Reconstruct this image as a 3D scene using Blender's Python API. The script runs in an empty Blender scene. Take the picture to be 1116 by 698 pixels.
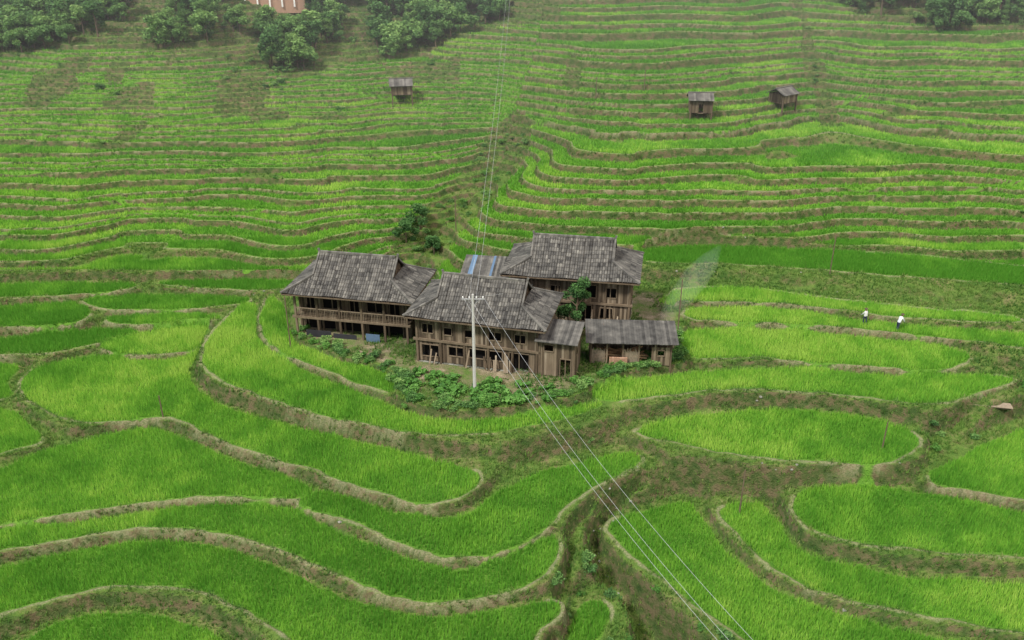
import bpy, math, random, numpy as np
from mathutils import Vector
random.seed(7); rng=np.random.default_rng(7)
# ---- ground plan of the paddies: world coordinates in decimetres, level z in metres ----
PLAN='''plot 0 -231,840 -206,777 -162,743 -113,717 -98,679 -82,656 -30,650 33,659 69,684 112,717 159,735 171,787 172,851 159,892 43,902 -80,902 -160,892 -222,875
T1a -.45 -268,884 -253,877 -235,838 -212,778 -165,743 -117,715 -103,682 -126,688 -178,724 -219,753 -248,790 -265,838
T1 -.9 -296,876 -276,869 -268,831 -252,789 -219,751 -182,720 -130,685 -97,659 -61,643 2,647 75,674 75,661 33,640 -14,626 -59,620 -91,626 -127,638 -173,655 -220,682 -263,705 -291,733 -303,764 -306,810
T2 -2.3 -316,817 -315,777 -313,755 -299,727 -266,693 -217,666 -169,645 -123,628 -82,612 -40,595 -25,581 -38,556 -65,547 -98,556 -153,585 -204,611 -258,639 -304,669 -347,664 -378,661 -419,679 -464,720 -465,759 -423,785 -373,777 -326,785
T7 -2.0 -419,799 -392,828 -330,850 -319,828 -324,789 -374,780
T8a -2.5 -558,762 -489,770 -480,734 -466,710 -515,689
T8 -2.8 -510,678 -458,689 -430,667 -405,644 -419,627 -466,601
T3 -3.1 -454,580 -422,603 -397,629 -359,651 -319,663 -276,643 -229,614 -177,589 -157,572 -175,562 -244,565 -310,551 -386,533 -422,524
T3b -3.1 -152,573 -113,558 -68,541 -34,545 -9,574 32,603 71,618 103,628 110,612 76,586 44,557 22,524 -5,503 -38,493 -65,501 -108,526 -154,548 -167,559
T4 -3.6 -420,517 -386,530 -310,548 -244,562 -178,560 -150,543 -107,517 -68,498 -35,490 1,503 29,522 32,504 21,479 -11,463 -49,456 -87,464 -136,490 -181,512 -234,530 -283,533 -327,522 -374,507 -407,495
T5 -4.3 -402,484 -372,500 -319,517 -275,528 -225,522 -180,506 -135,479 -93,458 -55,451 -11,457 27,466 34,457 19,436 1,398 -77,384 -135,421 -164,443 -202,466 -251,479 -301,474 -347,453 -375,436
T6 -5.4 -371,423 -331,439 -314,455 -280,466 -240,462 -204,447 -171,416 -184,380 -279,380 -350,387
S1 -6.0 46,474 57,483 69,477 65,457 51,441 39,445
L1 -.7 -471,883 -425,895 -365,897 -300,892 -288,883 -315,866 -382,859 -443,864
L2 -.8 -607,857 -554,868 -479,878 -450,857 -458,830 -511,821 -584,817
L3 -1.2 -429,851 -412,834 -364,834 -311,843 -318,858 -373,858
L4 -1.7 -577,800 -526,810 -476,824 -431,831 -397,831 -390,824 -419,802 -456,780 -507,774 -558,766
L5 -.2 -403,919 -343,927 -270,927 -236,916 -273,899 -347,906
L6 -.2 -637,911 -578,916 -496,919 -421,914 -445,896 -500,884 -558,879 -614,872
R1 1.6 142,969 221,987 370,975 490,952 577,924 643,906 608,847 549,870 444,893 350,913 252,932 159,938
R2 .6 166,878 244,891 335,861 423,836 509,816 504,801 395,814 282,848 167,854
R3 .2 190,842 282,842 375,810 461,793 569,773 550,741 492,754 442,771 317,801 190,816
R4 -.4 179,803 272,805 367,785 423,767 440,744 395,721 321,730 255,743 171,748
R5 -.9 74,690 121,716 254,734 362,721 446,720 466,711 412,683 357,669 282,688 201,694 116,680 81,674
R6 -2.2 107,646 165,672 241,681 317,664 348,639 336,616 300,596 242,601 155,620
R7 -4.0 222,571 248,590 302,592 367,571 400,556 448,548 421,502 374,506 325,509 262,522 226,540
R8 -5.1 168,575 200,584 212,559 217,528 252,508 302,497 369,491 417,490 386,436 336,446 280,461 223,480 191,507 174,543
R9 -5.6 76,563 106,580 144,590 152,568 169,520 193,487 237,462 292,443 356,424 348,369 197,396 151,449 109,501 83,537
R10 -3.3 343,601 383,626 457,669 542,710 448,550 402,564 367,576 341,583'''
FIELDS={}
for l in PLAN.split('\n'):
    p=l.split(); FIELDS[p[0]]=(float(p[1]),'plot' if p[0]=='plot' else 'r',[tuple(float(c)/10 for c in q.split(',')) for q in p[2:]])
LINES=[[(10.7,60.0,-4.6),(8.2,57.9,-6.2),(6.5,54.9,-7),(7.7,51.7,-7.8),(9.5,48.2,-9),(12.4,41.3,-11),(15,25,-13)],
[(10.9,60.9,-3.6),(6.8,57.4,-4.0),(4.7,53.4,-4.8),(3.8,49.1,-5.4),(2.6,43.2,-6.3)],
[(34.8,62.1,-3.3),(40.4,67.5,-2.6),(47.5,71.3,-1.5)]]
# ---------- noise ----------
_lat=rng.random((256,256)).astype(np.float32)
def vn(x,y,s,o=0):
    x=x/s+o*17.3+500; y=y/s+o*9.1+500
    xi=np.floor(x).astype(int); yi=np.floor(y).astype(int); fx=x-xi; fy=y-yi
    fx=fx*fx*(3-2*fx); fy=fy*fy*(3-2*fy)
    g=lambda a,b:_lat[a&255,b&255]
    return (g(xi,yi)*(1-fx)+g(xi+1,yi)*fx)*(1-fy)+(g(xi,yi+1)*(1-fx)+g(xi+1,yi+1)*fx)*fy-.5
def ss(t): t=np.clip(t,0,1); return t*t*(3-2*t)
# ---------- terrain ----------
def levels(lo,hi,a,b,seed):
    r=random.Random(seed); L=[lo]
    while L[-1]<hi: L.append(L[-1]+r.uniform(a,b))
    return np.array(L)
LL=levels(-5,400,.36,.85,1); LR=np.concatenate([levels(-5,9.6,.65,1.2,2),levels(10.3,400,.5,1.25,3)])
def gullyx(Y): return np.interp(Y,[88,93,101,108,119,128,145,180],[-14,-13,-11,-7,-2,0,4,8])
def forest_edge(X): return np.where(X<8,137.5+12*ss((X+36)/34),np.where(X>56,146+5*ss((68-X)/12),400))
def quant(H,L,slope):
    k=np.clip(np.searchsorted(L,H)-1,0,len(L)-2); s=L[k+1]-L[k]; f=(H-L[k])/s
    z=L[k]+s*ss((f-.81)/.19); w=s/slope
    return z,np.maximum(f-.82,.06-f)*w,k,f
def back(X,Y):
    H=np.where(Y<128,.25*(Y-88),10.0+.42*(Y-128))
    H=H+np.clip((Y-250)/100,0,3)**2*3
    up=np.clip((Y-118)/20,0,1); nr=np.clip((Y-90)/14,0,1)
    H=H+vn(X,Y,26,1)*(1.6+2.0*nr)+vn(X,Y,10,2)*(.5+1.1*nr)+vn(X,Y,50,5)*6*up
    # field breaks: neighbouring holdings stepped against each other
    H=H+nr*(.22*np.tanh(vn(X,Y*1.6,15,71)*26)+.16*np.tanh(vn(X,Y*1.3,8,72)*22))
    xf=gullyx(Y); fade=np.clip((Y-88)/6,0,1)*(1-ss((Y-122)/15))
    g=np.exp(-((X-xf)/4.5)**2); H=H-1.9*g*fade
    H=H+2.5*ss((X-xf-2)/11)*np.exp(-((Y-113)/11)**2)+np.clip(X-18,0,60)*.032*nr
    H=H+3.4*np.exp(-((X-16)/14)**2)*up-2.0*np.exp(-((X-47)/7)**2)*up+1.8*np.exp(-((X+52)/15)**2)*up
    sl=np.where(Y<128,.25,.42)
    z1,d1,k1,f1=quant(H,LL,sl); z2,d2,k2,f2=quant(H,LR,sl)
    R=X>xf
    z=np.where(R,z2,z1); d=np.where(R,d2,d1); k=np.where(R,k2+900,k1); f=np.where(R,f2,f1)
    bad=(g*fade>.5)|(Y>forest_edge(X)+1)|(Y>200)
    wd=vn(X,Y,7,9)+.5*vn(X,Y,2.5,8)
    bad|=(wd>.5)|((np.abs(X-47-.1*(Y-140))<1.2+2.5*wd)&(Y>126))
    bad|=(X<-8)&(Y>127)&(wd>.17)
    d=np.where(bad,np.maximum(d,.8),d)
    tone=((k*7919)%97)/97.*.7+.3*(vn(X,Y,13,73)>0)
    return z.astype(np.float32),d.astype(np.float32),tone.astype(np.float32),(f<.4).astype(np.float32)
def ybnd(X): return np.interp(X,[-60,-20,-10,5,13,16,22,37,49,58,66,90],[93.2,93.4,92.5,92.5,95,98.3,99.7,98.6,96.4,93.8,92,86])
def spline(P,n=4):
    P=np.array(P); N=len(P); out=[]
    for i in range(N):
        a,b,c,d=P[i-1],P[i],P[(i+1)%N],P[(i+2)%N]
        for j in range(n):
            t=j/n; out.append(.5*((2*b)+(c-a)*t+(2*a-5*b+4*c-d)*t*t+(3*b-3*c+d-a)*t**3))
    return np.array(out,dtype=np.float32)
def segdist(X,Y,a,b):
    ab=b-a; L=float(ab@ab)+1e-9
    t=np.clip(((X-a[0])*ab[0]+(Y-a[1])*ab[1])/L,0,1)
    return (X-a[0]-t*ab[0])**2+(Y-a[1]-t*ab[1])**2,t
def polysd(X,Y,P):
    D=np.full(X.shape,1e9,np.float32); ins=np.zeros(X.shape,bool)
    for i in range(len(P)):
        a=P[i-1]; b=P[i]
        d,_=segdist(X,Y,a,b); D=np.minimum(D,d)
        if a[1]!=b[1]:
            c=((a[1]>Y)!=(b[1]>Y))&(X<(b[0]-a[0])*(Y-a[1])/(b[1]-a[1])+a[0]); ins^=c
    D=np.sqrt(D); return np.where(ins,-D,D)
POLY=[(k,z,t,spline(p)) for k,(z,t,p) in FIELDS.items()]
def near(X,Y):
    zb,db,tb,sb=back(X,np.maximum(Y,ybnd(X)))
    dist=np.maximum(ybnd(X)-Y,0)
    wob=vn(X,Y,3,51)*.38+vn(X,Y,1.1,52)*.28+.12
    w=1/(np.maximum(dist-.2,0)+.06)**4; num=w*zb; den=w.copy()
    dmin=dist.astype(np.float32)+.3; tone=tb.copy(); plot=np.full(X.shape,9.,np.float32)
    inz=np.full(X.shape,np.nan,np.float32); zn=zb.copy()
    for i,(k,z,t,P) in enumerate(POLY):
        sd=polysd(X,Y,P)+(wob if t!='plot' else 0); dd=np.maximum(sd-.3,0)
        w=1/(dd+.06)**4; num+=w*z; den+=w
        if t=='plot': plot=np.minimum(plot,sd)
        else:
            m=sd<dmin; tone=np.where(m,((i*37)%19)/19.,tone); zn=np.where(m,z,zn); dmin=np.minimum(dmin,sd)
        inz=np.where((sd<0)&np.isnan(inz),z,inz)
    for l in LINES:
        best=np.full(X.shape,1e9,np.float32); bz=np.zeros(X.shape,np.float32)
        for a,b in zip(l[:-1],l[1:]):
            d,t=segdist(X,Y,np.array(a[:2]),np.array(b[:2])); m=d<best
            bz=np.where(m,a[2]+(b[2]-a[2])*t,bz); best=np.minimum(best,d)
        w=1/(np.sqrt(best)+.25)**4; num+=w*bz; den+=w
    Z=num/den
    front=Z<=zn
    bank=np.clip(np.minimum(dmin,plot)/.8,0,1)
    Z=Z+np.where(front,.12*np.exp(-((dmin-.25)/.2)**2),0)+bank*(vn(X,Y,1.6,3)*.55+vn(X,Y,.6,4)*.3)
    Z=np.where(np.isnan(inz),Z,inz)
    Z=np.where(plot<0,Z+vn(X,Y,2,6)*.15,Z)
    dmin=np.where(front,dmin,dmin-.1)
    inb=dist<=0
    Z=np.where(inb,zb,Z); dmin=np.where(inb,db,dmin)
    return Z,dmin,tone,plot,np.where(inb,sb,front)
def grow(a,b,n): return a+(b-a)*(np.linspace(0,1,n)**2.2)[1:]
xc=np.arange(-60,60.01,.2); xm=np.arange(60.4,112,.4); xo=grow(112,480,34)
xs=np.concatenate([-xo[::-1],-xm[::-1],xc,xm,xo])
ys=np.concatenate([np.linspace(-60,22,24),np.arange(22.5,38,.5),np.arange(38,104,.2),np.arange(104,162,.21),grow(162,700,50)])
X,Y=np.meshgrid(xs.astype(np.float32),ys.astype(np.float32))
Z,D,T,S=back(X,Y); PL=np.full(X.shape,9.,np.float32)
r=ys<104
a,b,c,d,e=near(X[r],Y[r]); Z[r]=a;D[r]=b;T[r]=c;PL[r]=d;S[r]=e
ny,nx=X.shape
me=bpy.data.meshes.new('terraced_hillside')
me.vertices.add(nx*ny); me.vertices.foreach_set('co',np.stack([X,Y,Z],-1).astype(np.float32).ravel())
idx=np.arange(nx*ny).reshape(ny,nx); q=np.stack([idx[:-1,:-1],idx[:-1,1:],idx[1:,1:],idx[1:,:-1]],-1).reshape(-1,4)
me.loops.add(q.size); me.loops.foreach_set('vertex_index',q.ravel().astype(np.int32))
me.polygons.add(len(q)); me.polygons.foreach_set('loop_start',(np.arange(len(q))*4).astype(np.int32))
me.update(calc_edges=True)
me.polygons.foreach_set('use_smooth',np.ones(len(q),bool))
for n,v in (('fd',D),('tone',T),('plot',PL),('front',S)):
    at=me.attributes.new(n,'FLOAT','POINT'); at.data.foreach_set('value',v.astype(np.float32).ravel())
terrain=bpy.data.objects.new('terraced_hillside',me); bpy.context.collection.objects.link(terrain)
def look(arr,x,y):
    i=np.clip(np.searchsorted(ys,y)-1,0,ny-2); j=np.clip(np.searchsorted(xs,x)-1,0,nx-2)
    fy=(y-ys[i])/(ys[i+1]-ys[i]); fx=(x-xs[j])/(xs[j+1]-xs[j])
    return (arr[i,j]*(1-fx)+arr[i,j+1]*fx)*(1-fy)+(arr[i+1,j]*(1-fx)+arr[i+1,j+1]*fx)*fy
def gz(x,y): return float(look(Z,np.array([x]),np.array([y]))[0])

# ---------- material helpers ----------
class NT:
    def __init__(s,name):
        s.m=bpy.data.materials.new(name); s.m.use_nodes=True; s.t=s.m.node_tree; s.b=s.t.nodes['Principled BSDF']
        s.b.inputs['Specular IOR Level'].default_value=.2
    def n(s,ty,**k):
        x=s.t.nodes.new(ty)
        for a,v in k.items(): setattr(x,a,v)
        return x
    def l(s,a,b): s.t.links.new(a,b)
    def attr(s,name,ty='GEOMETRY'): return s.n('ShaderNodeAttribute',attribute_name=name,attribute_type=ty).outputs['Fac']
    def noise(s,sc,det=4,vec=None,rough=.6):
        x=s.n('ShaderNodeTexNoise'); x.inputs['Scale'].default_value=sc; x.inputs['Detail'].default_value=det; x.inputs['Roughness'].default_value=rough
        if vec is None: vec=s.n('ShaderNodeTexCoord').outputs['Object']
        s.l(vec,x.inputs['Vector']); return x.outputs['Fac']
    def mapr(s,v,a,b,c=0,d=1):
        x=s.n('ShaderNodeMapRange'); s.l(v,x.inputs[0])
        for i,k in enumerate((a,b,c,d)): x.inputs[i+1].default_value=k
        return x.outputs[0]
    def math(s,op,a,b):
        x=s.n('ShaderNodeMath',operation=op)
        for i,k in enumerate((a,b)):
            if isinstance(k,(int,float)): x.inputs[i].default_value=k
            else: s.l(k,x.inputs[i])
        return x.outputs[0]
    def ramp(s,v,st):
        x=s.n('ShaderNodeValToRGB'); e=x.color_ramp.elements
        while len(e)<len(st): e.new(.5)
        for i,(p,c) in enumerate(st): e[i].position=p; e[i].color=(*c,1)
        s.l(v,x.inputs[0]); return x.outputs[0]
    def mix(s,f,a,b):
        x=s.n('ShaderNodeMix',data_type='RGBA')
        if isinstance(f,(int,float)): x.inputs[0].default_value=f
        else: s.l(f,x.inputs[0])
        for i,k in ((6,a),(7,b)):
            if isinstance(k,tuple): x.inputs[i].default_value=(*k,1)
            else: s.l(k,x.inputs[i])
        return x.outputs[2]
    def bump(s,h,st=.5,dist=.05):
        x=s.n('ShaderNodeBump'); x.inputs['Strength'].default_value=st; x.inputs['Distance'].default_value=dist
        s.l(h,x.inputs['Height']); s.l(x.outputs[0],s.b.inputs['Normal'])
    def col(s,c,rough=.85):
        if isinstance(c,tuple): s.b.inputs['Base Color'].default_value=(*c,1)
        else: s.l(c,s.b.inputs['Base Color'])
        s.b.inputs['Roughness'].default_value=rough; return s.m
    def leafy(s,c,f=.3):
        s.col(c,.6)
        tr=s.n('ShaderNodeBsdfTranslucent'); mx=s.n('ShaderNodeMixShader'); mx.inputs[0].default_value=f
        if isinstance(c,tuple): tr.inputs[0].default_value=(*c,1)
        else: s.l(c,tr.inputs[0])
        s.l(s.b.outputs[0],mx.inputs[1]); s.l(tr.outputs[0],mx.inputs[2]); s.l(mx.outputs[0],s.t.nodes['Material Output'].inputs[0]); return s.m
g=NT('hillside_ground')
fd=g.attr('fd'); pl=g.attr('plot'); fr_=g.attr('front')
na=g.noise(.22,5); nb=g.noise(1.3,5); nc=g.noise(7,4)
mixn=g.math('ADD',g.math('MULTIPLY',na,.45),g.math('ADD',g.math('MULTIPLY',nb,.35),g.math('MULTIPLY',nc,.2)))
geo=g.n('ShaderNodeNewGeometry'); sx=g.n('ShaderNodeSeparateXYZ'); g.l(geo.outputs['True Normal'],sx.inputs[0])
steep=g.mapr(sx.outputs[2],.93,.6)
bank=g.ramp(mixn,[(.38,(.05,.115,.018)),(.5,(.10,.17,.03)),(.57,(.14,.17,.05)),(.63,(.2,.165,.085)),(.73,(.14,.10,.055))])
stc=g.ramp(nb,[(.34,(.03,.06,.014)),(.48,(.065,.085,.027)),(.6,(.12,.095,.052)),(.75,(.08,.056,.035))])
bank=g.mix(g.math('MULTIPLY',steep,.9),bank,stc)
fdn=g.math('ADD',fd,g.math('MULTIPLY',g.math('SUBTRACT',nb,.5),.6))
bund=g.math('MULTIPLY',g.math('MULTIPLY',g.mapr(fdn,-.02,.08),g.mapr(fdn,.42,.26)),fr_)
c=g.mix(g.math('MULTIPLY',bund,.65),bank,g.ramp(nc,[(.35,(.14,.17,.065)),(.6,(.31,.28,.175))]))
c=g.mix(g.mapr(fd,.05,-.05),c,g.ramp(nb,[(.35,(.07,.18,.018)),(.65,(.12,.25,.03))]))
c=g.mix(g.mapr(g.math('ADD',pl,g.math('MULTIPLY',na,1.5)),.6,.1),c,g.ramp(mixn,[(.42,(.09,.16,.03)),(.53,(.18,.16,.09)),(.6,(.3,.25,.17))]))
g.bump(g.math('ADD',nb,nc),.9,.2)
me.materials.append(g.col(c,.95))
def simple(name,ramp,scale=3,rough=.85,tone=True,stretch=None,bump=.3,tw=.6):
    m=NT(name); vec=None
    if stretch:
        mp=m.n('ShaderNodeMapping'); mp.inputs['Scale'].default_value=stretch; m.l(m.n('ShaderNodeTexCoord').outputs['Object'],mp.inputs[0]); vec=mp.outputs[0]
    n=m.noise(scale,5,vec)
    v=m.math('ADD',m.math('MULTIPLY',n,1-tw),m.math('MULTIPLY',m.attr('tone'),tw)) if tone else n
    if bump: m.bump(n,bump,.03)
    return m.col(m.ramp(v,ramp),rough)
M_wood=simple('weathered_wood',[(.15,(.032,.024,.017)),(.45,(.115,.085,.056)),(.65,(.21,.163,.112)),(.9,(.37,.31,.23))],1.2,stretch=(3,3,.6))
M_tile=simple('roof_tiles',[(.27,(.03,.029,.027)),(.42,(.07,.068,.062)),(.56,(.115,.11,.098)),(.8,(.235,.225,.195))],1.1,tw=.34)
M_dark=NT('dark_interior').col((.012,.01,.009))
M_stone=simple('rubble_stone',[(.3,(.13,.13,.105)),(.7,(.28,.28,.24))],3)
M_conc=simple('concrete',[(.3,(.38,.37,.35)),(.7,(.55,.54,.5))],4)
M_fresh=simple('fresh_timber',[(.2,(.26,.15,.07)),(.6,(.45,.28,.14)),(.9,(.55,.38,.22))],2,stretch=(3,3,.6))
M_brick=simple('brick',[(.2,(.3,.17,.11)),(.8,(.42,.27,.19))],3)
M_white=simple('white_plaster',[(.2,(.6,.6,.58)),(.8,(.8,.8,.77))],1)
M_tarpb=simple('blue_tarp',[(.2,(.06,.1,.16)),(.8,(.14,.22,.32))],2)
M_tarpk=simple('black_tarp',[(.2,(.015,.015,.018)),(.8,(.05,.05,.055))],2)
M_metal=simple('galvanised_steel',[(.2,(.2,.2,.2)),(.8,(.4,.4,.4))],4)
M_wire=NT('wire').col((.4,.41,.41))
M_bark=simple('bark',[(.3,(.06,.045,.03)),(.7,(.16,.12,.08))],5)
def leafmat(name,st,f=.3):
    m=NT(name); return m.leafy(m.ramp(m.attr('tone'),st),f)
M_rice=leafmat('rice_leaf',[(0,(.10,.30,.03)),(.4,(.175,.42,.045)),(.7,(.28,.53,.065)),(1,(.42,.61,.11))],.4)
M_grass=leafmat('bank_grass_leaf',[(0,(.05,.13,.02)),(.45,(.12,.23,.038)),(.75,(.21,.27,.075)),(1,(.36,.33,.16))])
def leafmat2(name,st):
    m=NT(name); v=m.math('ADD',m.math('MULTIPLY',m.attr('tone'),.55),m.math('MULTIPLY',m.attr('tone','INSTANCER'),.45))
    return m.leafy(m.ramp(v,st),.3)
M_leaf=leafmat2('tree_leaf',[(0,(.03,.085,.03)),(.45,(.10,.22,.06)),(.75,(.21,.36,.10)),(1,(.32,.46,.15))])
M_leaf2=leafmat2('garden_leaf',[(0,(.04,.13,.03)),(.5,(.09,.23,.04)),(.8,(.15,.32,.07))])

# ---------- mesh builder ----------
class MB:
    def __init__(s): s.v=[];s.f=[];s.t=[];s.m=[]
    def face(s,pts,tone=.5,mat=0):
        i=len(s.v); s.v+=[tuple(p) for p in pts]; s.f.append(tuple(range(i,i+len(pts)))); s.t.append(tone); s.m.append(mat)
    def box(s,x0,x1,y0,y1,z0,z1,tone=None,mat=0):
        if tone is None: tone=random.random()
        i=len(s.v); s.v+=[(x0,y0,z0),(x1,y0,z0),(x1,y1,z0),(x0,y1,z0),(x0,y0,z1),(x1,y0,z1),(x1,y1,z1),(x0,y1,z1)]
        for f in ((0,3,2,1),(4,5,6,7),(0,1,5,4),(1,2,6,5),(2,3,7,6),(3,0,4,7)): s.f.append(tuple(i+k for k in f)); s.t.append(tone); s.m.append(mat)
    def beam(s,p,q,w,h=None,tone=None,mat=0):
        h=h or w; p=Vector(p);q=Vector(q); d=(q-p).normalized(); up=Vector((0,0,1)) if abs(d.z)<.95 else Vector((0,1,0))
        a=d.cross(up).normalized()*w/2; b=a.cross(d).normalized()*h/2
        if tone is None: tone=random.random()
        i=len(s.v); s.v+=[tuple(e+k) for e in (p,q) for k in (-a-b,a-b,a+b,-a+b)]
        for f in ((0,1,2,3),(7,6,5,4),(0,4,5,1),(1,5,6,2),(2,6,7,3),(3,7,4,0)): s.f.append(tuple(i+k for k in f)); s.t.append(tone); s.m.append(mat)
    def tube(s,P,R,n=7,tone=.5,mat=0):
        i0=len(s.v)
        for k,(p,r) in enumerate(zip(P,R)):
            p=Vector(p); d=(Vector(P[min(k+1,len(P)-1)])-Vector(P[max(k-1,0)])).normalized()
            a=d.cross(Vector((0,1,.01))).normalized(); b=d.cross(a)
            s.v+=[tuple(p+r*(math.cos(t)*a+math.sin(t)*b)) for t in [2*math.pi*j/n for j in range(n)]]
        for k in range(len(P)-1):
            for j in range(n):
                s.f.append((i0+k*n+j,i0+k*n+(j+1)%n,i0+k*n+n+(j+1)%n,i0+k*n+n+j)); s.t.append(tone); s.m.append(mat)
        s.f.append(tuple(i0+(len(P)-1)*n+j for j in range(n))); s.t.append(tone); s.m.append(mat)
    def obj(s,name,mats,parent=None,link=True,smooth=False):
        me=bpy.data.meshes.new(name); me.from_pydata(s.v,[],s.f)
        for m in mats: me.materials.append(m)
        me.polygons.foreach_set('material_index',s.m)
        if smooth: me.polygons.foreach_set('use_smooth',[True]*len(s.f))
        a=me.attributes.new('tone','FLOAT','FACE'); a.data.foreach_set('value',s.t)
        o=bpy.data.objects.new(name,me)
        if link: bpy.context.collection.objects.link(o)
        if parent: o.parent=parent
        return o
def empty(name,loc,yaw=0):
    e=bpy.data.objects.new(name,None); e.location=loc; e.rotation_euler=(0,0,math.radians(yaw)); e.empty_display_size=.5
    bpy.context.collection.objects.link(e); return e
# ---------- house ----------
def roof(L,D,R,he,hr,pg,par):
    mb=MB(); zf=lambda p:he+(hr-he)*(.78*p+.22*p*p)
    cw=.25; seg=.36; ph=random.uniform(0,6)
    def column(c,axis,sgn,pmax,width=cw):
        n=max(1,int(pmax*D/2/seg)); jit=random.uniform(-.03,.03)
        def pt(off,p,h):
            z=zf(p)+h
            if axis=='y': return (c+off+jit, sgn*D/2*(1-p), z+.06*math.sin(c*1.1+p*3+ph))
            return (sgn*(L/2-(L/2-R)*p/pg), c+off+jit, z)
        base=random.uniform(-.03,.03)
        for k in range(n):
            p0=pmax*k/n; p1=pmax*(k+1)/n; tn=min(1,max(0,random.gauss(.47,.24)+base))
            prof=[(-width*.5,0),(-width*.28,.07),(width*.28,.07),(width*.5,0)]
            for (o0,h0),(o1,h1) in zip(prof[:-1],prof[1:]):
                mb.face([pt(o0,p0,h0+.03),pt(o1,p0,h1+.03),pt(o1,p1,h1),pt(o0,p1,h0)],tn*(1 if h0==h1 else .88))
    nx_=int(L/cw)
    for i in range(nx_):
        x=-L/2+(i+.5)*L/nx_; pm=1 if abs(x)<=R else (L/2-abs(x))/(L/2-R)*pg
        for s in (-1,1): column(x,'y',s,max(pm,.03))
    ny_=int(D/cw)
    for i in range(ny_):
        y=-D/2+(i+.5)*D/ny_; pm=min(pg,1-abs(y)/(D/2))
        for s in (-1,1): column(y,'x',s,max(pm,.03))
    rg=MB()
    for i in range(int(2*R/.3)):
        x=-R+i*.3; rg.beam((x,0,hr+.08+random.uniform(-.015,.015)),(x+.31,0,hr+.08),.26,.2,random.uniform(.45,1))
    gy=D/2*(1-pg)
    for sx_ in (-1,1):
        rg.beam((sx_*R,0,hr+.1),(sx_*(R+.1),0,hr+.42),.2,.16,.8)
        for sy in (-1,1):
            for k in range(6):
                f=lambda t:(sx_*(L/2-(L/2-R)*t),sy*(D/2-(D/2-gy)*t),zf(pg*t)+.1)
                rg.beam(f(k/6),f((k+1)/6),.24,.16,random.uniform(.4,.9))
                h=lambda t:(sx_*(R+.02),sy*gy*(1-t),zf(pg+(1-pg)*t)+.06)
                rg.beam(h(k/6),h((k+1)/6),.16,.16,random.uniform(.5,.9))
    rg.obj('ridge_tiles',[M_tile],par)
    mb.obj('tile_courses',[M_tile],par)
    u=MB(); e=.12
    for s in (-1,1):
        P=[(-L/2+.03,s*(D/2-.03),he-e),(L/2-.03,s*(D/2-.03),he-e),(R,s*gy,zf(pg)-e),(R,0,hr-e),(-R,0,hr-e),(-R,s*gy,zf(pg)-e)]
        u.face(P,.1)
        u.face([(s*(L/2-.03),-D/2+.03,he-e),(s*(L/2-.03),D/2-.03,he-e),(s*(R-.3),gy,zf(pg)-e+.04),(s*(R-.3),-gy,zf(pg)-e+.04)],.1)
        n=int(2*gy/.22)
        for i in range(n):
            y=-gy+(i+.5)*2*gy/n; zt=zf(1-abs(y)/(D/2))-.1
            if zt>zf(pg): u.box(s*(R-.3)-.02,s*(R-.3)+.02,y-.1,y+.1,zf(pg)-.1,zt,random.uniform(0,.35))
        for y in (-gy*.5,0,gy*.5): u.beam((s*(R-.24),y,zf(pg)),(s*(R-.24),y,zf(1-abs(y)/(D/2))-.1),.1,.1,.5)
        u.beam((-L/2+.05,s*(D/2-.05),he-.1),(L/2-.05,s*(D/2-.05),he-.1),.05,.12,.45)
        u.beam((s*(L/2-.05),-D/2+.09,he-.1),(s*(L/2-.05),D/2-.09,he-.1),.05,.12,.45)
    for i in range(int(L/.5)):
        x=-L/2+.3+i*.5
        for s in (-1,1): u.beam((x,s*(D/2-.1),he-.17),(x,s*(D/2-1.4),he+.09),.07,.09,.3)
    u.obj('roof_frame',[M_wood],par)
def boards(mb,p0,p1,z0,z1,ops=(),bw=.22,dark=0,th=.04):
    p0=Vector((*p0,0)); p1=Vector((*p1,0)); L=(p1-p0).length; d=(p1-p0)/L; n=max(1,round(L/bw)); w=L/n
    nr=Vector((d.y,-d.x,0))
    for i in range(n):
        c=(i+.5)*w; segs=[(z0+random.uniform(0,.04),z1)]
        for (a,b,c0,c1) in ops:
            if a<c<b:
                ns=[]
                for s0,s1 in segs:
                    if c0>s0: ns.append((s0,min(c0,s1)))
                    if c1<s1: ns.append((max(c1,s0),s1))
                segs=ns
        tn=max(0,random.uniform(.1,.9)-dark); o=random.uniform(-.015,.015)
        for s0,s1 in segs:
            if s1-s0<.05: continue
            q=p0+d*c+nr*o; mb.beam((q.x,q.y,s0),(q.x,q.y,s1),w*.96,th,tn) if abs(d.x)<.5 else mb.box(q.x-w*.48,q.x+w*.48,q.y-th/2,q.y+th/2,s0,s1,tn)
    for (a,b,c0,c1) in ops:
        for z in (c0,c1):
            P=p0+d*a+nr*.03;Q=p0+d*b+nr*.03; mb.beam((P.x,P.y,z),(Q.x,Q.y,z),.08,.09,.6)
        for t in (a,b,(a+b)/2) if b-a>.9 else (a,b):
            P=p0+d*t+nr*.03; mb.box(P.x-.04,P.x+.04,P.y-.04,P.y+.04,c0+.05,c1-.05,.55)
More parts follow.
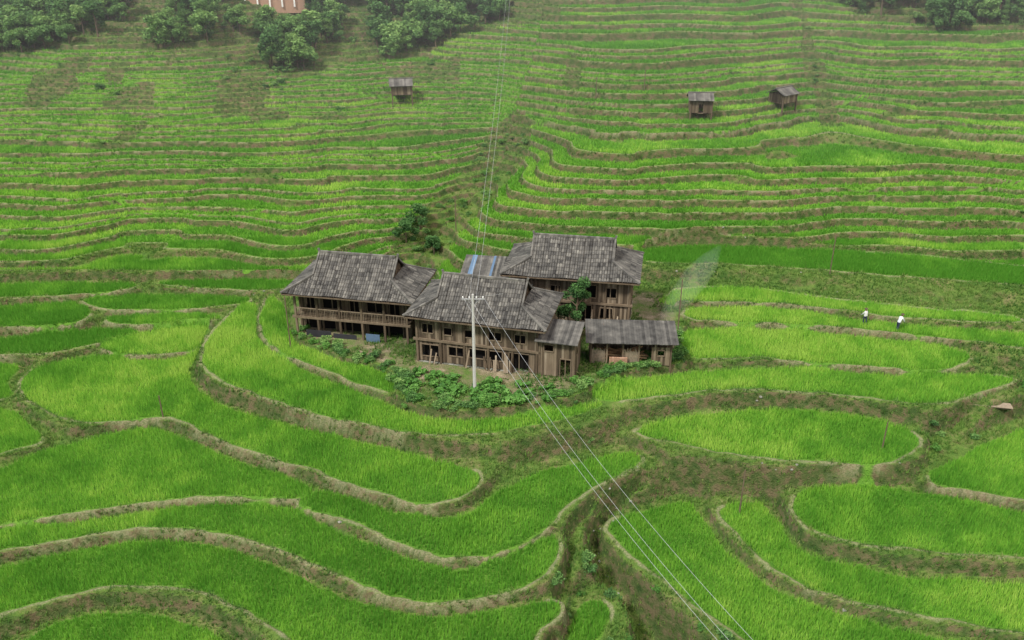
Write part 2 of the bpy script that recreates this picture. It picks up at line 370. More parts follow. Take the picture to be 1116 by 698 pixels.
def house(loc,yaw,L,D,he,hr,R,ops_f,ops_r,ops_l,balcony=False,name='wooden_farmhouse',oh=.95,base=-1.0):
    E=empty(name,loc,yaw); roof(L,D,R,he,hr,.5,E)
    x=L/2-oh; y=D/2-oh; m=2.25
    w=MB(); yf=-y+(1.15 if balcony else 0)
    boards(w,(-x,yf),(x,yf),0,m-.1,ops_f[0],dark=.15); boards(w,(-x,yf),(x,yf),m+.1,he+.1,ops_f[1])
    boards(w,(x,yf),(x,y),0,m-.1,ops_r[0],dark=.15); boards(w,(x,yf),(x,y),m+.1,he+.15,ops_r[1])
    boards(w,(-x,y),(-x,yf),0,m-.1,ops_l[0]); boards(w,(-x,y),(-x,yf),m+.1,he+.15,ops_l[1])
    boards(w,(x,y),(-x,y),0,he+.1,())
    w.obj('plank_walls',[M_wood],E)
    fr=MB(); nb=5
    for i in range(nb+1):
        px_=-x+i*2*x/nb
        for yy in (-y-.06,y+.06): fr.box(px_-.1,px_+.1,yy-.1,yy+.1,base,he+.1,random.uniform(.2,.6))
        if balcony: fr.box(px_-.09,px_+.09,yf-.13,yf-.03,base,he+.1,.4)
    for i in (1,2):
        yy=-y+i*2*y/3
        for s in (-1,1): fr.box(s*(x+.06)-.1,s*(x+.06)+.1,yy-.1,yy+.1,base,he+.1,random.uniform(.2,.6))
    for s in (-1,1):
        fr.box(-x-.35,x+.35,s*(y+.1)-.09,s*(y+.1)+.09,m-.11,m+.11,.55)
        fr.box(s*(x+.1)-.09,s*(x+.1)+.09,-y+.02,y-.02,m-.1,m+.1,.5)
        fr.box(-x-.3,x+.3,s*(y+.1)-.08,s*(y+.1)+.08,he-.22,he-.04,.45)
    if balcony:
        fr.box(-x,x,-y-.15,yf-.15,m-.06,m+.06,.5)
        for i in range(int(2*x/.16)):
            px_=-x+i*.16; fr.box(px_-.02,px_+.02,-y-.12,-y-.08,m+.1,m+.95,random.uniform(.3,.9))
        fr.box(-x,x,-y-.14,-y-.06,m+.95,m+1.03,.7)
    else:
        for i in range(12):
            xx=random.uniform(-x+.4,x-.6); fr.beam((xx,-y-.55,0),(xx+random.uniform(-.3,.3),-y-.2,random.uniform(1.0,2)),.14,.03,random.uniform(.2,1))
    fr.obj('timber_frame',[M_wood],E)
    it=MB(); it.box(-x+.5,x-.5,yf+.5,y-.4,0,m-.15,.5); it.box(-x+.5,x-.5,yf+.5,y-.4,m+.15,he,.5); it.obj('interior_shade',[M_dark],E)  # near-black boxes behind the openings: shade of the unlit rooms put in as colour
    st=MB()
    for i in range(int(2*x/.5)):
        for s in (-1,1):
            st.box(-x+i*.5,-x+i*.5+.47,s*y-.16,s*y+.16,base,-.02+random.uniform(-.05,0))
    for i in range(int(2*y/.5)):
        for s in (-1,1): st.box(s*x-.15,s*x+.15,-y+.2+i*.5,-y+.2+i*.5+.46,base,-.03)
    st.box(-x+.2,x-.2,-y+.2,y-.2,base,-.04)
    st.obj('stone_footing',[M_stone],E); return E,x,y,yf,m
HB,bx,by,byf,bm=house((-2.5,75.1,.1),-14,13.3,8.3,4.8,7.6,4.0,
  ([(.4,2.1,.5,1.75),(3.0,4.6,.8,1.8),(5.0,8.2,.85,1.85),(8.8,10.7,0,1.9)],[(.5,1.6,2.9,3.9),(2.6,3.4,2.9,3.7),(4.6,5.4,2.9,3.7),(6.8,8.1,2.9,3.8),(9.3,10.4,2.9,3.8)]),
  ([(1.5,3.6,.2,1.9)],[(1,2,3,3.9),(3.5,4.6,3,3.9)]),([(1,3,.6,1.8)],[(2,3,3,3.8)]))
HA,ax,ay,ayf,am=house((-15.1,81.0,-.3),-11,13.3,8.3,5.0,7.9,4.0,
  ([(.3,3.6,.1,2.0),(4.0,6.6,.1,2.0),(7.0,10.6,.1,2.0)],[(.6,1.6,2.5,4.3),(2.4,4.4,2.8,4.3),(5.2,6.2,2.5,4.3),(7.0,8.8,2.8,4.3),(9.3,10.4,2.5,4.3)]),
  ([(.8,2.2,.3,1.8)],[(.8,1.9,3,4),(3,4,3,4)]),([(1,3.6,.2,1.9)],[(2,3,3,3.8)]),balcony=True)
HC,cx,cy,cyf,cm=house((6.3,83.8,.5),-10,13.8,8.2,5.0,7.9,4.1,
  ([(.5,2.4,.3,1.9),(7,8.2,.0,2.0),(9,10.3,.6,1.8)],[(1,2,2.9,3.9),(4,5,2.9,3.9),(6.5,8.6,2.8,4.2),(9.4,10.6,2.9,4.0)]),
  ([(.8,2.0,.5,1.8),(3.4,4.8,.5,1.8)],[(.6,1.5,2.9,3.8),(2.6,3.4,2.9,3.8),(4.5,5.4,2.9,3.8)]),([],[(2,3,3,3.8)]))
an=MB(); x0,x1,y0,y1=bx+.25,bx+3.4,-by-.1,-by+2.9
boards(an,(x0,y0),(x1,y0),0,3.6,[(1.9,2.9,0,1.9),(.4,1.3,2.5,3.2)]); boards(an,(x1,y0),(x1,y1),0,3.4,[(1,1.9,1.6,2.5)])
an.box(x0,x1,y1-.05,y1,0,3.3)
for px_,py_ in ((x0,y0),(x1,y0),(x1,y1)): an.box(px_-.08,px_+.08,py_-.09,py_+.09,-1,3.6,.5)
an.obj('annex_walls',[M_wood],HB)
ar=MB()
for i in range(15):
    xx=x0-.25+i*.26; ar.beam((xx,y0-.5,3.62),(xx,y1+.3,4.15),.25,.07,random.uniform(.1,.7))
ar.obj('annex_roof',[M_tile],HB)
tp=MB()
tp.box(-ax+1.0,-ax+3.6,-ay-.3,-ay-.25,.1,1.0,.4,0); tp.box(-ax+3.8,-ax+6.2,-ay-.25,-ay-.2,.0,.8,.5,0); tp.box(-ax+7.2,-ax+8.6,-ay-.3,-ay-.25,.1,1.1,.4,1)
tp.obj('tarps',[M_tarpk,M_tarpb],HA)
E=empty('lean_to_shed',(-2.6,85.0,.6),-8)
m_=MB(); boards(m_,(-2,-1.6),(2,-1.6),0,3.6); boards(m_,(2,-1.6),(2,1.6),0,3.6); boards(m_,(-2,1.6),(-2,-1.6),0,3.6); m_.obj('plank_walls',[M_wood],E)
m_=MB()
for i in range(20): m_.beam((-2.4+i*.25,-2.1,3.7),(-2.4+i*.25,2,4.5),.24,.07,random.uniform(.2,.9),1 if i in (3,4,12) else 0)
m_.obj('roof_sheets',[M_tile,M_tarpb],E)
E=empty('open_wooden_shed',(11.1,74.0,0.0),-3)
m_=MB()
for i in range(6):
    xx=-3.7+i*1.48
    for yy,h in ((-1.5,2.45),(1.5,2.8)): m_.box(xx-.07,xx+.07,yy-.07,yy+.07,-.8,h,random.uniform(.3,.8))
boards(m_,(-3.7,1.45),(3.7,1.45),0,2.6); boards(m_,(3.7,-1.4),(3.7,1.4),0,2.4); boards(m_,(-3.7,1.4),(-3.7,-1.4),0,2.4,[(.6,1.6,0,1.8)])
boards(m_,(1.9,-1.5),(3.6,-1.5),0,1.9,[(.5,1.2,1,1.6)])
m_.box(-3.8,3.8,-1.6,-1.5,2.3,2.42,.7)
for x0_,x1_ in ((-3.6,-2.3),(-.7,.8)):
    for i in range(int((x1_-x0_)/.09)): m_.box(x0_+i*.09,x0_+i*.09+.06,-1.42,-1.36,0,random.uniform(1.3,1.7),.95)
m_.obj('timber_posts_and_boards',[M_wood],E)
m_=MB()
for i in range(7):
    for j in range(8): m_.box(-1.98+i*.24,-1.98+i*.24+.23,-1.7,-1.55,j*.14-.3,j*.14-.17)
m_.obj('brick_wall',[M_brick],E)
m_=MB()
for i in range(34): m_.beam((-4.1+i*.25,-2.05,2.45+random.uniform(-.02,.02)),(-4.1+i*.25,1.9,2.98),.24,.06,random.uniform(0,.6))
m_.obj('roof_sheets',[M_tile],E)
m_=MB()
for i in range(26): m_.beam((random.uniform(-3.3,2),random.uniform(-1,.8),.1+random.random()*.7),(random.uniform(-3.3,2),random.uniform(-1,.8),.1+random.random()*.7),.1)
m_.obj('stored_timber',[M_fresh],E)
E=empty('timber_stack',(8.3,78.3,0.05),12)
m_=MB()
for i in range(40):
    a_=random.uniform(-.2,.2); z_=random.random()*1.2; m_.beam((-.9+random.uniform(-.2,.2),a_*3,z_),(1.0,a_*3+random.uniform(-.3,.3),z_+random.uniform(-.1,.1)),.1)
m_.obj('sawn_planks',[M_fresh],E)
# ---------- poles ----------
def gpole(name,x,y,h,r0=.16,r1=.1,arm=True,mat=M_conc):
    z=gz(x,y); E=empty(name,(x,y,z)); m_=MB(); m_.tube([(0,0,-.5),(0,0,h*.5),(0,0,h)],[r0,(r0+r1)/2,r1],8); m_.obj('shaft',[mat],E)
    if arm:
        m_=MB(); m_.box(-.95,.95,-.05,.05,h-.5,h-.4,.5); m_.beam((-.6,.07,h-.45),(0,.07,h-1.1),.05); m_.beam((.6,.07,h-.45),(0,.07,h-1.1),.05); m_.obj('crossarm',[M_metal],E)
        m_=MB()
        for xx in (-.85,-.3,.3,.85): m_.tube([(xx,0,h-.4),(xx,0,h-.32),(xx,0,h-.28),(xx,0,h-.2)],[.03,.07,.05,.06],6)
        m_.obj('insulators',[M_white],E)
    return (x,y,z+h)
p1=gpole('utility_pole',-3.3,67.9,9.3)
p0=gpole('utility_pole',14.2,22,9.2-gz(14.2,22),.25,.12)
p2=gpole('utility_pole',0.2,166,8)
for (h,xy) in ((4.6,(-6.9,103)),(5.6,(-21.6,76.6)),(2.2,(-31,67)),(4.3,(18.2,57)),(4.6,(35,90)),(6,(16.5,78.8)),(2.6,(31,62)),(3.2,(12,128)),(3.2,(19,129))):
    gpole('wooden_post',*xy,h,.07,.05,False,M_wood)
def cable(a,b,sag,off):
    cu=bpy.data.curves.new('power_line','CURVE'); cu.dimensions='3D'; cu.bevel_depth=.01; cu.bevel_resolution=1
    sp=cu.splines.new('POLY'); sp.points.add(30)
    for i in range(31):
        t=i/30; sp.points[i].co=(a[0]+(b[0]-a[0])*t+off,a[1]+(b[1]-a[1])*t,a[2]-.2+(b[2]-a[2])*t-sag*4*t*(1-t),1)
    o=bpy.data.objects.new('power_line',cu); cu.materials.append(M_wire); bpy.context.collection.objects.link(o)
for off in (-.85,-.3,.85): cable(p1,p0,2.,off)
for off in (-.3,.3): cable(p1,p2,3.,off)
cable(p1,(2,79.6,5.2),.3,0)
# ---------- small huts ----------
def hut(name,x,y,yaw,w=3.2,d=2.6,h=2.4,open_=False):
    z=gz(x,y)+.1; E=empty(name,(x,y,z),yaw); m_=MB()
    for sx_ in (-1,1):
        for sy in (-1,1): m_.box(sx_*w/2-.09,sx_*w/2+.09,sy*d/2-.09,sy*d/2+.09,-1.2,h,.4)
    zb=h*.45 if open_ else 0
    ops=[] if open_ else [(w*.35,w*.6,0,1.3)]
    boards(m_,(-w/2,-d/2),(w/2,-d/2),zb,h,ops); boards(m_,(w/2,-d/2),(w/2,d/2),zb,h); boards(m_,(w/2,d/2),(-w/2,d/2),zb,h); boards(m_,(-w/2,d/2),(-w/2,-d/2),zb,h)
    m_.box(-w/2+.05,w/2-.05,-d/2+.05,d/2-.05,zb-.08,zb-.02,.2)
    m_.obj('plank_walls',[M_wood],E)
    m_=MB(); W2=w/2+.4
    for i in range(int(2*W2/.25)):
        xx=-W2+i*.25+.12
        for s in (-1,1): m_.beam((xx,s*(d/2+.4),h-.05),(xx,0,h+.75),.25,.07,random.uniform(.2,.9))
    m_.beam((-W2,0,h+.82),(W2,0,h+.82),.2,.14,.7); m_.obj('roof_tiles',[M_tile],E)
hut('field_hut',-16.4,133.5,8,2.9,2.5,2.5,open_=True)
hut('field_hut',26.2,123.8,-5,2.9,2.4,1.8)
hut('field_hut',39.2,129.3,35,2.9,2.5,2.3,open_=True)
def bighouse(x,y,yaw,w,h,mats):
    z=gz(x,y); E=empty('brick_house',(x,y,z),yaw); m_=MB(); m_.box(-w/2,w/2,-3.5,3.5,-2,h,.6,0); m_.obj('walls',[mats[0]],E)
    m_=MB()
    for f in range(int(h//3)): m_.box(-w/2-.1,w/2+.1,-3.7,3.6,f*3+2.8,f*3+3.0,.7)
    m_.box(-w/2-.3,w/2+.3,-3.9,3.8,h+.002,h+.2,.7)
    for i in range(6): m_.box(-w/2+i*w/5-.12,-w/2+i*w/5+.12,-3.75,-3.51,-1,h-.2,.8)
    m_.obj('concrete_frame',[M_white],E)
    m_=MB()
    for f in range(int(h//3)):
        for i in range(5):
            xx=-w/2+(i+.5)*w/5; m_.box(xx-.6,xx+.6,-3.56,-3.5,f*3+1,f*3+2.4,.5)
    m_.obj('windows',[M_dark],E)
BH=((-39.5,159.0),(5.5,163.0))
bighouse(*BH[0],5,10,6,[M_brick]); bighouse(*BH[1],-5,6,6,[M_white])
# ---------- plants ----------
def coll(name,objs):
    c=bpy.data.collections.new(name)
    for o in objs: c.objects.link(o)
    return c
def blades(name,P,nb,h,spread,w,tone,mat,sc,base=.06):
    N=len(P); M=N*nb; Pr=np.repeat(P,nb,0); s=np.repeat(sc,nb)
    a=rng.uniform(0,2*np.pi,M); b=rng.uniform(0,2*np.pi,M); ln=rng.uniform(.1,1,M)*spread*s; hh=h*s*rng.uniform(.7,1.1,M)
    o=np.stack([np.cos(b)*base*s,np.sin(b)*base*s,np.zeros(M)],-1); c=Pr+o
    pw=np.stack([-np.sin(a)*w/2,np.cos(a)*w/2,np.zeros(M)],-1)*np.repeat(np.sqrt(sc),nb)[:,None]
    tip=c+np.stack([np.cos(a)*ln,np.sin(a)*ln,hh],-1)
    V=np.stack([c-pw,c+pw,tip],1).reshape(-1,3).astype(np.float32)
    me=bpy.data.meshes.new(name); me.vertices.add(3*M); me.vertices.foreach_set('co',V.ravel())
    me.loops.add(3*M); me.loops.foreach_set('vertex_index',np.arange(3*M,dtype=np.int32)); me.polygons.add(M); me.polygons.foreach_set('loop_start',(np.arange(M)*3).astype(np.int32))
    me.update(calc_edges=True)
    t=np.clip(np.repeat(tone,nb)+rng.uniform(-.16,.16,M),0,1).astype(np.float32)
    at=me.attributes.new('tone','FLOAT','FACE'); at.data.foreach_set('value',t); me.materials.append(mat)
    ob=bpy.data.objects.new(name,me); bpy.context.collection.objects.link(ob); return ob
def scatter(name,P,rot,scl,tone,pid,col):
    me=bpy.data.meshes.new(name); me.vertices.add(len(P)); me.vertices.foreach_set('co',P.astype(np.float32).ravel())
    a=me.attributes.new('rotv','FLOAT_VECTOR','POINT'); a.data.foreach_set('vector',rot.astype(np.float32).ravel())
    a=me.attributes.new('sclv','FLOAT_VECTOR','POINT'); a.data.foreach_set('vector',scl.astype(np.float32).ravel())
    a=me.attributes.new('tone','FLOAT','POINT'); a.data.foreach_set('value',tone.astype(np.float32))
    a=me.attributes.new('pid','INT','POINT'); a.data.foreach_set('value',pid.astype(np.int32))
    o=bpy.data.objects.new(name,me); bpy.context.collection.objects.link(o)
    ng=bpy.data.node_groups.new(name,'GeometryNodeTree')
    ng.interface.new_socket('Geometry',in_out='INPUT',socket_type='NodeSocketGeometry'); ng.interface.new_socket('Geometry',in_out='OUTPUT',socket_type='NodeSocketGeometry')
    N=ng.nodes; gi=N.new('NodeGroupInput'); go=N.new('NodeGroupOutput'); ip=N.new('GeometryNodeInstanceOnPoints'); ci=N.new('GeometryNodeCollectionInfo')
    ci.inputs['Collection'].default_value=col; ci.inputs['Separate Children'].default_value=True; ci.inputs['Reset Children'].default_value=True
    ip.inputs['Pick Instance'].default_value=True
    def na_(n,t): x=N.new('GeometryNodeInputNamedAttribute'); x.data_type=t; x.inputs['Name'].default_value=n; return x.outputs[0]
    e=N.new('FunctionNodeEulerToRotation'); L=ng.links
    L.new(na_('rotv','FLOAT_VECTOR'),e.inputs[0]); L.new(e.outputs[0],ip.inputs['Rotation']); L.new(na_('sclv','FLOAT_VECTOR'),ip.inputs['Scale']); L.new(na_('pid','INT'),ip.inputs['Instance Index'])
    L.new(gi.outputs[0],ip.inputs['Points']); L.new(ci.outputs[0],ip.inputs['Instance']); L.new(ip.outputs[0],go.inputs[0])
    md=o.modifiers.new('instances','NODES'); md.node_group=ng; return o
def grid(x0,x1,y0,y1,s,j):
    gx,gy=np.meshgrid(np.arange(x0,x1,s),np.arange(y0,y1,s)); gx=gx.ravel()+rng.uniform(-j,j,gx.size)*s; gy=gy.ravel()+rng.uniform(-j,j,gy.size)*s
    k=np.abs(gx)<.64*(gy*.9+19)+2; return gx[k],gy[k]
def rice(gx,gy,th,nb,h,sp,w,lift=0):
    dd=look(D,gx,gy); k=dd<th; gx,gy=gx[k],gy[k]; n=len(gx)
    tn=np.clip(.06+lift+.6*look(T,gx,gy)+.7*vn(gx,gy,7,11)+.5*vn(gx,gy,1.6,12)+.25*vn(gx,gy,.6,17)+rng.uniform(-.12,.12,n),0,1)
    hs=rng.uniform(.8,1.15,n)*(1+.35*vn(gx,gy,2.2,13))
    blades('rice_plants',np.stack([gx,gy,look(Z,gx,gy)-.03],-1),nb,h,sp,w,tn,M_rice,hs)
rice(*grid(-60,60,38,100,.22,.2),-.08,8,.52,.18,.055)
rice(*grid(-115,115,100,165,.29,.35),-.0,6,.4,.22,.11,.1)
gx1,gy1=grid(-60,60,38,102,.27,.5); gx2,gy2=grid(-115,115,102,185,.5,.5)
gx=np.concatenate([gx1,gx2]); gy=np.concatenate([gy1,gy2])
dd=look(D,gx,gy); pp=look(PL,gx,gy); fr2=look(S,gx,gy); nz=vn(gx,gy,3,14)+.6*vn(gx,gy,.9,15)
k=(dd>.1)&(((pp>.2)&(nz>-.4+.4*((dd<.4)&(fr2>.5))))|((pp<=.2)&(nz>.02))); gx,gy,nz,dd,fr2=gx[k],gy[k],nz[k],dd[k],fr2[k]; n=len(gx)
tn=np.clip(.24-.4*nz+.55*vn(gx,gy,9,16)+.15*((dd<.4)&(fr2>.5))+rng.uniform(-.2,.25,n),0,1)
blades('bank_grass',np.stack([gx,gy,look(Z,gx,gy)-.03],-1),8,.34,.34,.06,tn,M_grass,rng.uniform(.4,1.3,n)*(1+.2*(gy>102)),.1)
# trees
def crown(mb,cl,n,ls,r,mat):
    wt=[c[1]**2 for c in cl]
    for _ in range(n):
        c,rad=r.choices(cl,wt)[0]
        d=Vector((r.gauss(0,1),r.gauss(0,1),r.gauss(0,1))).normalized(); q=rad*r.random()**.35
        p=Vector(c)+Vector((d.x*q,d.y*q,d.z*q*.8))
        a=Vector((r.gauss(0,1),r.gauss(0,1),r.gauss(0,.5))).normalized(); b=a.cross(Vector((r.gauss(0,1),r.gauss(0,1),r.gauss(0,1)))).normalized()
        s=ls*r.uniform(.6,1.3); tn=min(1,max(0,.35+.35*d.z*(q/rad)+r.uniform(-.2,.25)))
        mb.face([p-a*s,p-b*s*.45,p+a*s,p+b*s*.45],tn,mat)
def tree(name,h,cr,seed,n=2600,ls=.2,link=False,mat=None):
    r=random.Random(seed); mb=MB(); th=h*.35
    top=(r.uniform(-.2,.2),r.uniform(-.2,.2),h*.75)
    mb.tube([(0,0,-.3),(0.03,0,th*.6),(top[0]*.5,top[1]*.5,th),top],[h*.03,h*.024,h*.018,h*.006],7)
    cl=[((0,0,h*.78),cr*.5)]
    for i in range(11):
        a=r.uniform(0,6.28); q=cr*r.uniform(.4,.8); z=h*r.uniform(.38,.9); q*=1-.5*max(0,(z/h-.6))/.4
        c=(math.cos(a)*q,math.sin(a)*q,z); cl.append((c,cr*r.uniform(.25,.45)))
        mb.tube([(top[0]*.5,top[1]*.5,min(z*.75,h*.7)),(c[0]*.6,c[1]*.6,z*.9),c],[h*.011,h*.007,h*.003],5)
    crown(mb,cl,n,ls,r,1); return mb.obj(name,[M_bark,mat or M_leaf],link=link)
def conifer(name,h,seed):
    r=random.Random(seed); mb=MB(); mb.tube([(0,0,-.3),(0,0,h*.5),(0,0,h)],[h*.022,h*.013,.02],6)
    for _ in range(2200):
        t=r.random()**.8; z=h*(.12+.88*t); rr=h*.2*(1-t)*(.75+.25*math.sin(z*5))*r.random()**.4+.05; a=r.uniform(0,6.28)
        p=Vector((math.cos(a)*rr,math.sin(a)*rr,z-rr*.25)); d=Vector((math.cos(a),math.sin(a),-.35)).normalized(); b=d.cross(Vector((0,0,1)))
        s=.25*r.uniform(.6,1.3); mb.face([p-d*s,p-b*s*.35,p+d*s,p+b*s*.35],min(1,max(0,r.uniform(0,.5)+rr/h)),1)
    return mb.obj(name,[M_bark,M_leaf],link=False)
def shrub(name,seed,n=420,ls=.12,mat=None):
    r=random.Random(seed); mb=MB(); cl=[]
    for i in range(7):
        a=r.uniform(0,6.28); q=r.uniform(.1,.7); c=(math.cos(a)*q,math.sin(a)*q,r.uniform(.25,.8)); cl.append((c,r.uniform(.25,.45)))
        mb.tube([(0,0,-.1),(c[0]*.5,c[1]*.5,c[2]*.5),c],[.03,.02,.01],4)
    crown(mb,cl,n,ls,r,1); return mb.obj(name,[M_bark,mat or M_leaf],link=False)
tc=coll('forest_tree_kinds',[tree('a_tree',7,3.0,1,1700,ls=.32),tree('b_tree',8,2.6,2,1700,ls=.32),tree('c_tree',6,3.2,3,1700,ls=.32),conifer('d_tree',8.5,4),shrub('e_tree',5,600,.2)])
def place(name,xs_,ys_,smin,smax,pid,col,sink=.1,zs=1.):
    xs_=np.array(xs_,float);ys_=np.array(ys_,float);n=len(xs_); s=rng.uniform(smin,smax,n)
    return scatter(name,np.stack([xs_,ys_,look(Z,xs_,ys_)-sink],-1),np.stack([np.zeros(n),np.zeros(n),rng.uniform(0,6.28,n)],-1),np.stack([s*rng.uniform(.85,1.25,n),s,s*zs],-1),rng.uniform(0,1,n),np.array(pid) if not np.isscalar(pid) else np.full(n,pid),col)
N_=8500; cx_=rng.uniform(-120,110,N_); cy_=rng.uniform(130,205,N_)
nz=vn(cx_,cy_,8,21)+.35*vn(cx_,cy_,3,22); fe=forest_edge(cx_)+4*vn(cx_,cy_,9,25)
k=((cy_>fe+1.)|(cy_>185))&((nz>-.12)|(cy_>176))
k&=(cx_<0)|(cy_>185)|(nz>.02)
k|=(cx_<-12)&(cy_>fe-11)&(nz>.27)
for hx,hy in BH: k&=(np.abs(cx_-hx)>6.5)|(cy_>hy+5)|(cy_<hy-12)
cx_,cy_=cx_[k],cy_[k]; n=len(cx_)
kind=rng.choice([0,1,2,3,4],n,p=[.2,.16,.2,.06,.38]); kind=np.where(cy_<forest_edge(cx_),4,kind)
place('forest_trees',cx_,cy_,.3,.85,kind,tc,.3)
sc_=coll('shrub_kinds',[shrub('a_shrub',31),shrub('b_shrub',32),shrub('c_shrub',33,mat=M_leaf2)])
sx1=rng.uniform(-100,110,3600); sy1=rng.uniform(44,150,3600); dd=look(D,sx1,sy1); pp=look(PL,sx1,sy1)
gg=np.abs(sx1-gullyx(sy1))/3.5; w_=vn(sx1,sy1,8,31)
k=(dd>.45)&(pp>.4)&(((gg<1.3)&(sy1>93)&(sy1<128))|((w_>.22)&(sy1>96))|((w_>.16)&(sy1<72))|((np.abs(sx1-47)<2.5)&(sy1>126)))
place('hillside_shrubs',sx1[k],sy1[k],.3,.95,rng.integers(0,3,k.sum()),sc_,.15,.75)
PP=POLY[0][3]; ii=rng.integers(0,len(PP),300); ex=PP[ii,0]*.985+rng.uniform(-.5,.5,300)-.1; ey=PP[ii,1]+rng.uniform(-.3,1.3,300)
k=(ex<17)&(ey<80)&(look(D,ex,ey)>.1); place('yard_shrubs',ex[k],ey[k],.35,1.0,rng.integers(0,3,k.sum()),sc_,.1,.8)
def cabbage(name,seed):
    r=random.Random(seed); mb=MB()
    for i in range(16):
        a=r.uniform(0,6.28); l=r.uniform(.25,.5); z=r.uniform(.1,.45); d=Vector((math.cos(a),math.sin(a),0)); b=Vector((-d.y,d.x,0)); w=l*.38
        o=d*.04+Vector((0,0,z*.3)); mi=d*l*.55+Vector((0,0,z)); e=d*l+Vector((0,0,z*.75))
        mb.face([o,mi-b*w,e,mi+b*w],r.uniform(.2,.9))
    return mb.obj(name,[M_leaf2],link=False)
vc=coll('vegetable_kinds',[cabbage('v1',1),cabbage('v2',2)])
vx=rng.uniform(-9.5,4.5,420); vy=rng.uniform(65.5,71.2,420); k=(look(PL,vx,vy)<-.1)&(vy<69.7-(vx+2.8)*.249)&(vn(vx,vy,1.7,61)>-.18)
place('vegetable_garden',vx[k],vy[k],.5,1.3,rng.integers(0,2,k.sum()),vc,0)
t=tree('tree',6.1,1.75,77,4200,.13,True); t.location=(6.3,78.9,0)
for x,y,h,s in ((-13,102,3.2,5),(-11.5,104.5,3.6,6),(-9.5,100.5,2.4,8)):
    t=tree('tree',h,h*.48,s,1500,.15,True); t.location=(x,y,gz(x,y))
# ---------- farmers ----------
def farmer(x,y,yaw,shirt,pose):
    z=gz(x,y); E=empty('farmer',(x,y,z),yaw)
    b=.35 if pose else .05
    V=[((0,0,.92),.15),((0,-b*.3,1.15),.14),((0,-b*.75,1.38),.16),((0,-b,1.5),.06),((0,-b-.04,1.62),.10),((0,-b-.03,1.7),.085),
       ((.19,-b*.8,1.4),.06),((.25,-b-.1,1.15),.047),((.22,-b-.32,1.0),.035),((.21,-b-.4,.97),.03),
       ((-.19,-b*.8,1.4),.06),((-.26,-b-.05,1.13),.047),((-.24,-b-.2,.9),.035),((-.23,-b-.25,.83),.03),
       ((.1,0,.86),.1),((.12,-.08,.48),.068),((.12,.02,.08),.045),((.12,-.12,.03),.04),
       ((-.1,0,.86),.1),((-.12,.06,.48),.068),((-.12,.16,.08),.045),((-.12,.03,.03),.04)]
    Ed=[(0,1),(1,2),(2,3),(3,4),(4,5),(2,6),(6,7),(7,8),(8,9),(2,10),(10,11),(11,12),(12,13),(0,14),(14,15),(15,16),(16,17),(0,18),(18,19),(19,20),(20,21)]
    me=bpy.data.meshes.new('body'); me.from_pydata([v[0] for v in V],Ed,[]); o=bpy.data.objects.new('body',me); bpy.context.collection.objects.link(o); o.parent=E
    o.modifiers.new('skin','SKIN'); o.modifiers.new('ss','SUBSURF').levels=1; o.modifiers['ss'].render_levels=1
    for i,v in enumerate(V): me.skin_vertices[0].data[i].radius=(v[1],v[1])
    me.skin_vertices[0].data[0].use_root=True
    m=NT('farmer_clothes'); s_=m.n('ShaderNodeSeparateXYZ'); m.l(m.n('ShaderNodeTexCoord').outputs['Object'],s_.inputs[0])
    r_=m.ramp(m.math('DIVIDE',s_.outputs[2],2.),[(0,(.05,.04,.03)),(.06,(.03,.04,.07)),(.47,shirt),(.75,(.35,.2,.13))]); r_.node.color_ramp.interpolation='CONSTANT'
    me.materials.append(m.col(r_))
    h=MB()
    for k in range(12):
        a0=k*math.pi/6; a1=(k+1)*math.pi/6; c=lambda a,r,z:(r*math.cos(a),-b-.03+r*math.sin(a),z)
        h.face([c(a0,.2,1.7),c(a1,.2,1.7),c(a1,.02,1.84),c(a0,.02,1.84)],.3)
    h.obj('straw_hat',[M_bark],E)
farmer(35.7,80.6,200,(.6,.6,.6),0); farmer(38.5,79.2,120,(.6,.62,.68),1)
E=empty('plank_footbridge',(42.6,67.9,-1.5),-12); m_=MB()
for i in range(4): m_.box(-1.9,1.9,-.45+i*.23,-.25+i*.23,0,.07,.9)
m_.beam((-1.8,-.3,-.08),(1.8,-.3,-.08),.12); m_.beam((-1.8,.3,-.08),(1.8,.3,-.08),.12); m_.obj('planks',[M_wood],E)
def rock(seed):
    r=random.Random(seed); import bmesh
    bm=bmesh.new(); bmesh.ops.create_icosphere(bm,subdivisions=2,radius=.3)
    for v in bm.verts: v.co*=1+r.uniform(-.25,.2)
    me=bpy.data.meshes.new('rock'); bm.to_mesh(me); bm.free(); a=me.attributes.new('tone','FLOAT','FACE'); a.data.foreach_set('value',[.5]*len(me.polygons)); me.materials.append(M_stone); return bpy.data.objects.new('rock',me)
rk=coll('rock_kinds',[rock(1),rock(2),rock(3)])
rx=rng.uniform(-50,50,2200); ry=rng.uniform(42,100,2200); dd=look(D,rx,ry); k=(dd>.4)&(vn(rx,ry,4,41)>.25)
lx=np.concatenate([np.linspace(LINES[0][i][0],LINES[0][i+1][0],5) for i in range(4)]); ly=np.concatenate([np.linspace(LINES[0][i][1],LINES[0][i+1][1],5) for i in range(4)])
place('scattered_stones',np.concatenate([rx[k],lx+rng.uniform(-.5,.5,len(lx))]),np.concatenate([ry[k],ly+rng.uniform(-.5,.5,len(ly))]),.2,.6,rng.integers(0,3,k.sum()+len(lx)),rk,0.07,.6)
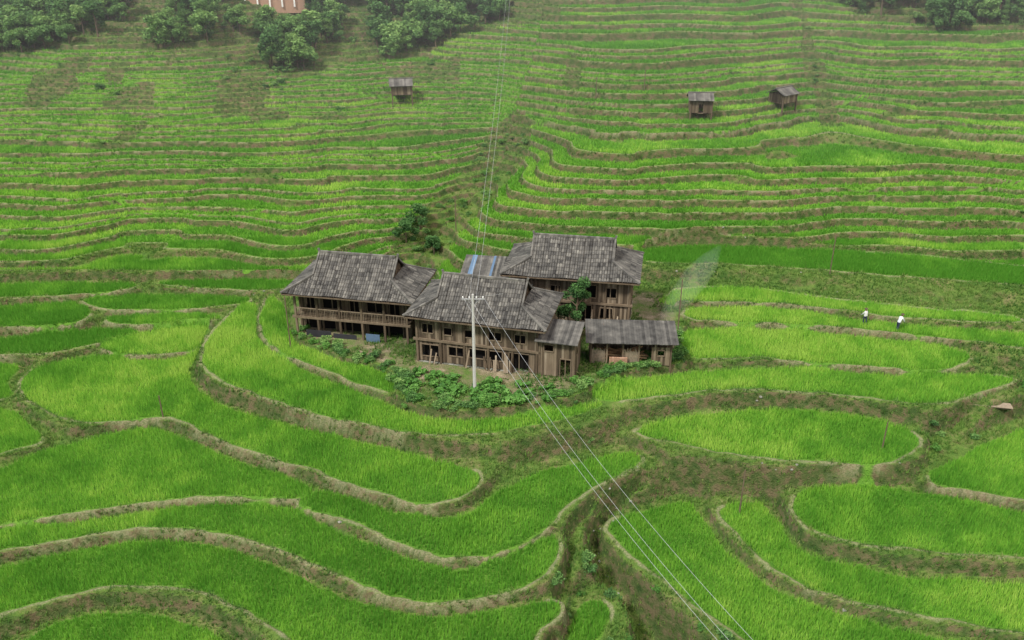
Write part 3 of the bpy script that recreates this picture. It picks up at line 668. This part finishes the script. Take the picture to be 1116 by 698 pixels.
# ---------- real thin scattering air over the far slope, and the cooking-fire smoke ----------
def volume(o,name,den,colr):
    m=bpy.data.materials.new(name); m.use_nodes=True; t_=m.node_tree; t_.nodes.remove(t_.nodes['Principled BSDF'])
    vs=t_.nodes.new('ShaderNodeVolumeScatter'); vs.inputs['Density'].default_value=den; vs.inputs['Color'].default_value=(*colr,1)
    t_.links.new(vs.outputs[0],t_.nodes['Material Output'].inputs['Volume']); o.data.materials.clear(); o.data.materials.append(m)
m_=MB(); m_.box(-300,300,108,330,-20,50,.5); volume(m_.obj('haze',[]),'haze_air',.0018,(.98,.99,1))
m_=MB(); m_.tube([(14.8,78.6,.6),(15.1,79.0,1.6),(15.9,79.7,2.6),(17.0,80.4,3.6),(18.3,81.6,4.8),(19.9,83.4,5.8),(21.6,86.0,6.6)],[.2,.6,1.0,1.25,1.4,1.1,.2],12)
volume(m_.obj('smoke_plume',[]),'smoke',.04,(.9,.95,1))
# ---------- light, world, camera ----------
w=bpy.data.worlds.new('World'); bpy.context.scene.world=w; w.use_nodes=True; nt=w.node_tree
sk=nt.nodes.new('ShaderNodeTexSky'); sk.sky_type='NISHITA'; sk.sun_disc=False; el,az=52,-50
sk.sun_elevation=math.radians(el); sk.sun_rotation=math.radians(180+az); sk.air_density=1.; sk.dust_density=5; sk.ozone_density=.5
nt.links.new(sk.outputs[0],nt.nodes['Background'].inputs[0]); nt.nodes['Background'].inputs[1].default_value=.15
sl=bpy.data.lights.new('sun','SUN'); sl.energy=5.0; sl.angle=math.radians(9); sl.color=(1,.97,.9)
so=bpy.data.objects.new('sun',sl); bpy.context.collection.objects.link(so); so.rotation_euler=(math.radians(90-el),0,math.radians(az))
cd=bpy.data.cameras.new('camera'); cd.lens=36*966/1116; cd.sensor_width=36; cd.clip_end=3000
co=bpy.data.objects.new('camera',cd); co.location=(0,0,40); co.rotation_euler=(math.radians(64),0,0); bpy.context.collection.objects.link(co)
bpy.context.scene.camera=co
bpy.context.scene.view_settings.view_transform='Standard'; bpy.context.scene.view_settings.look='None'
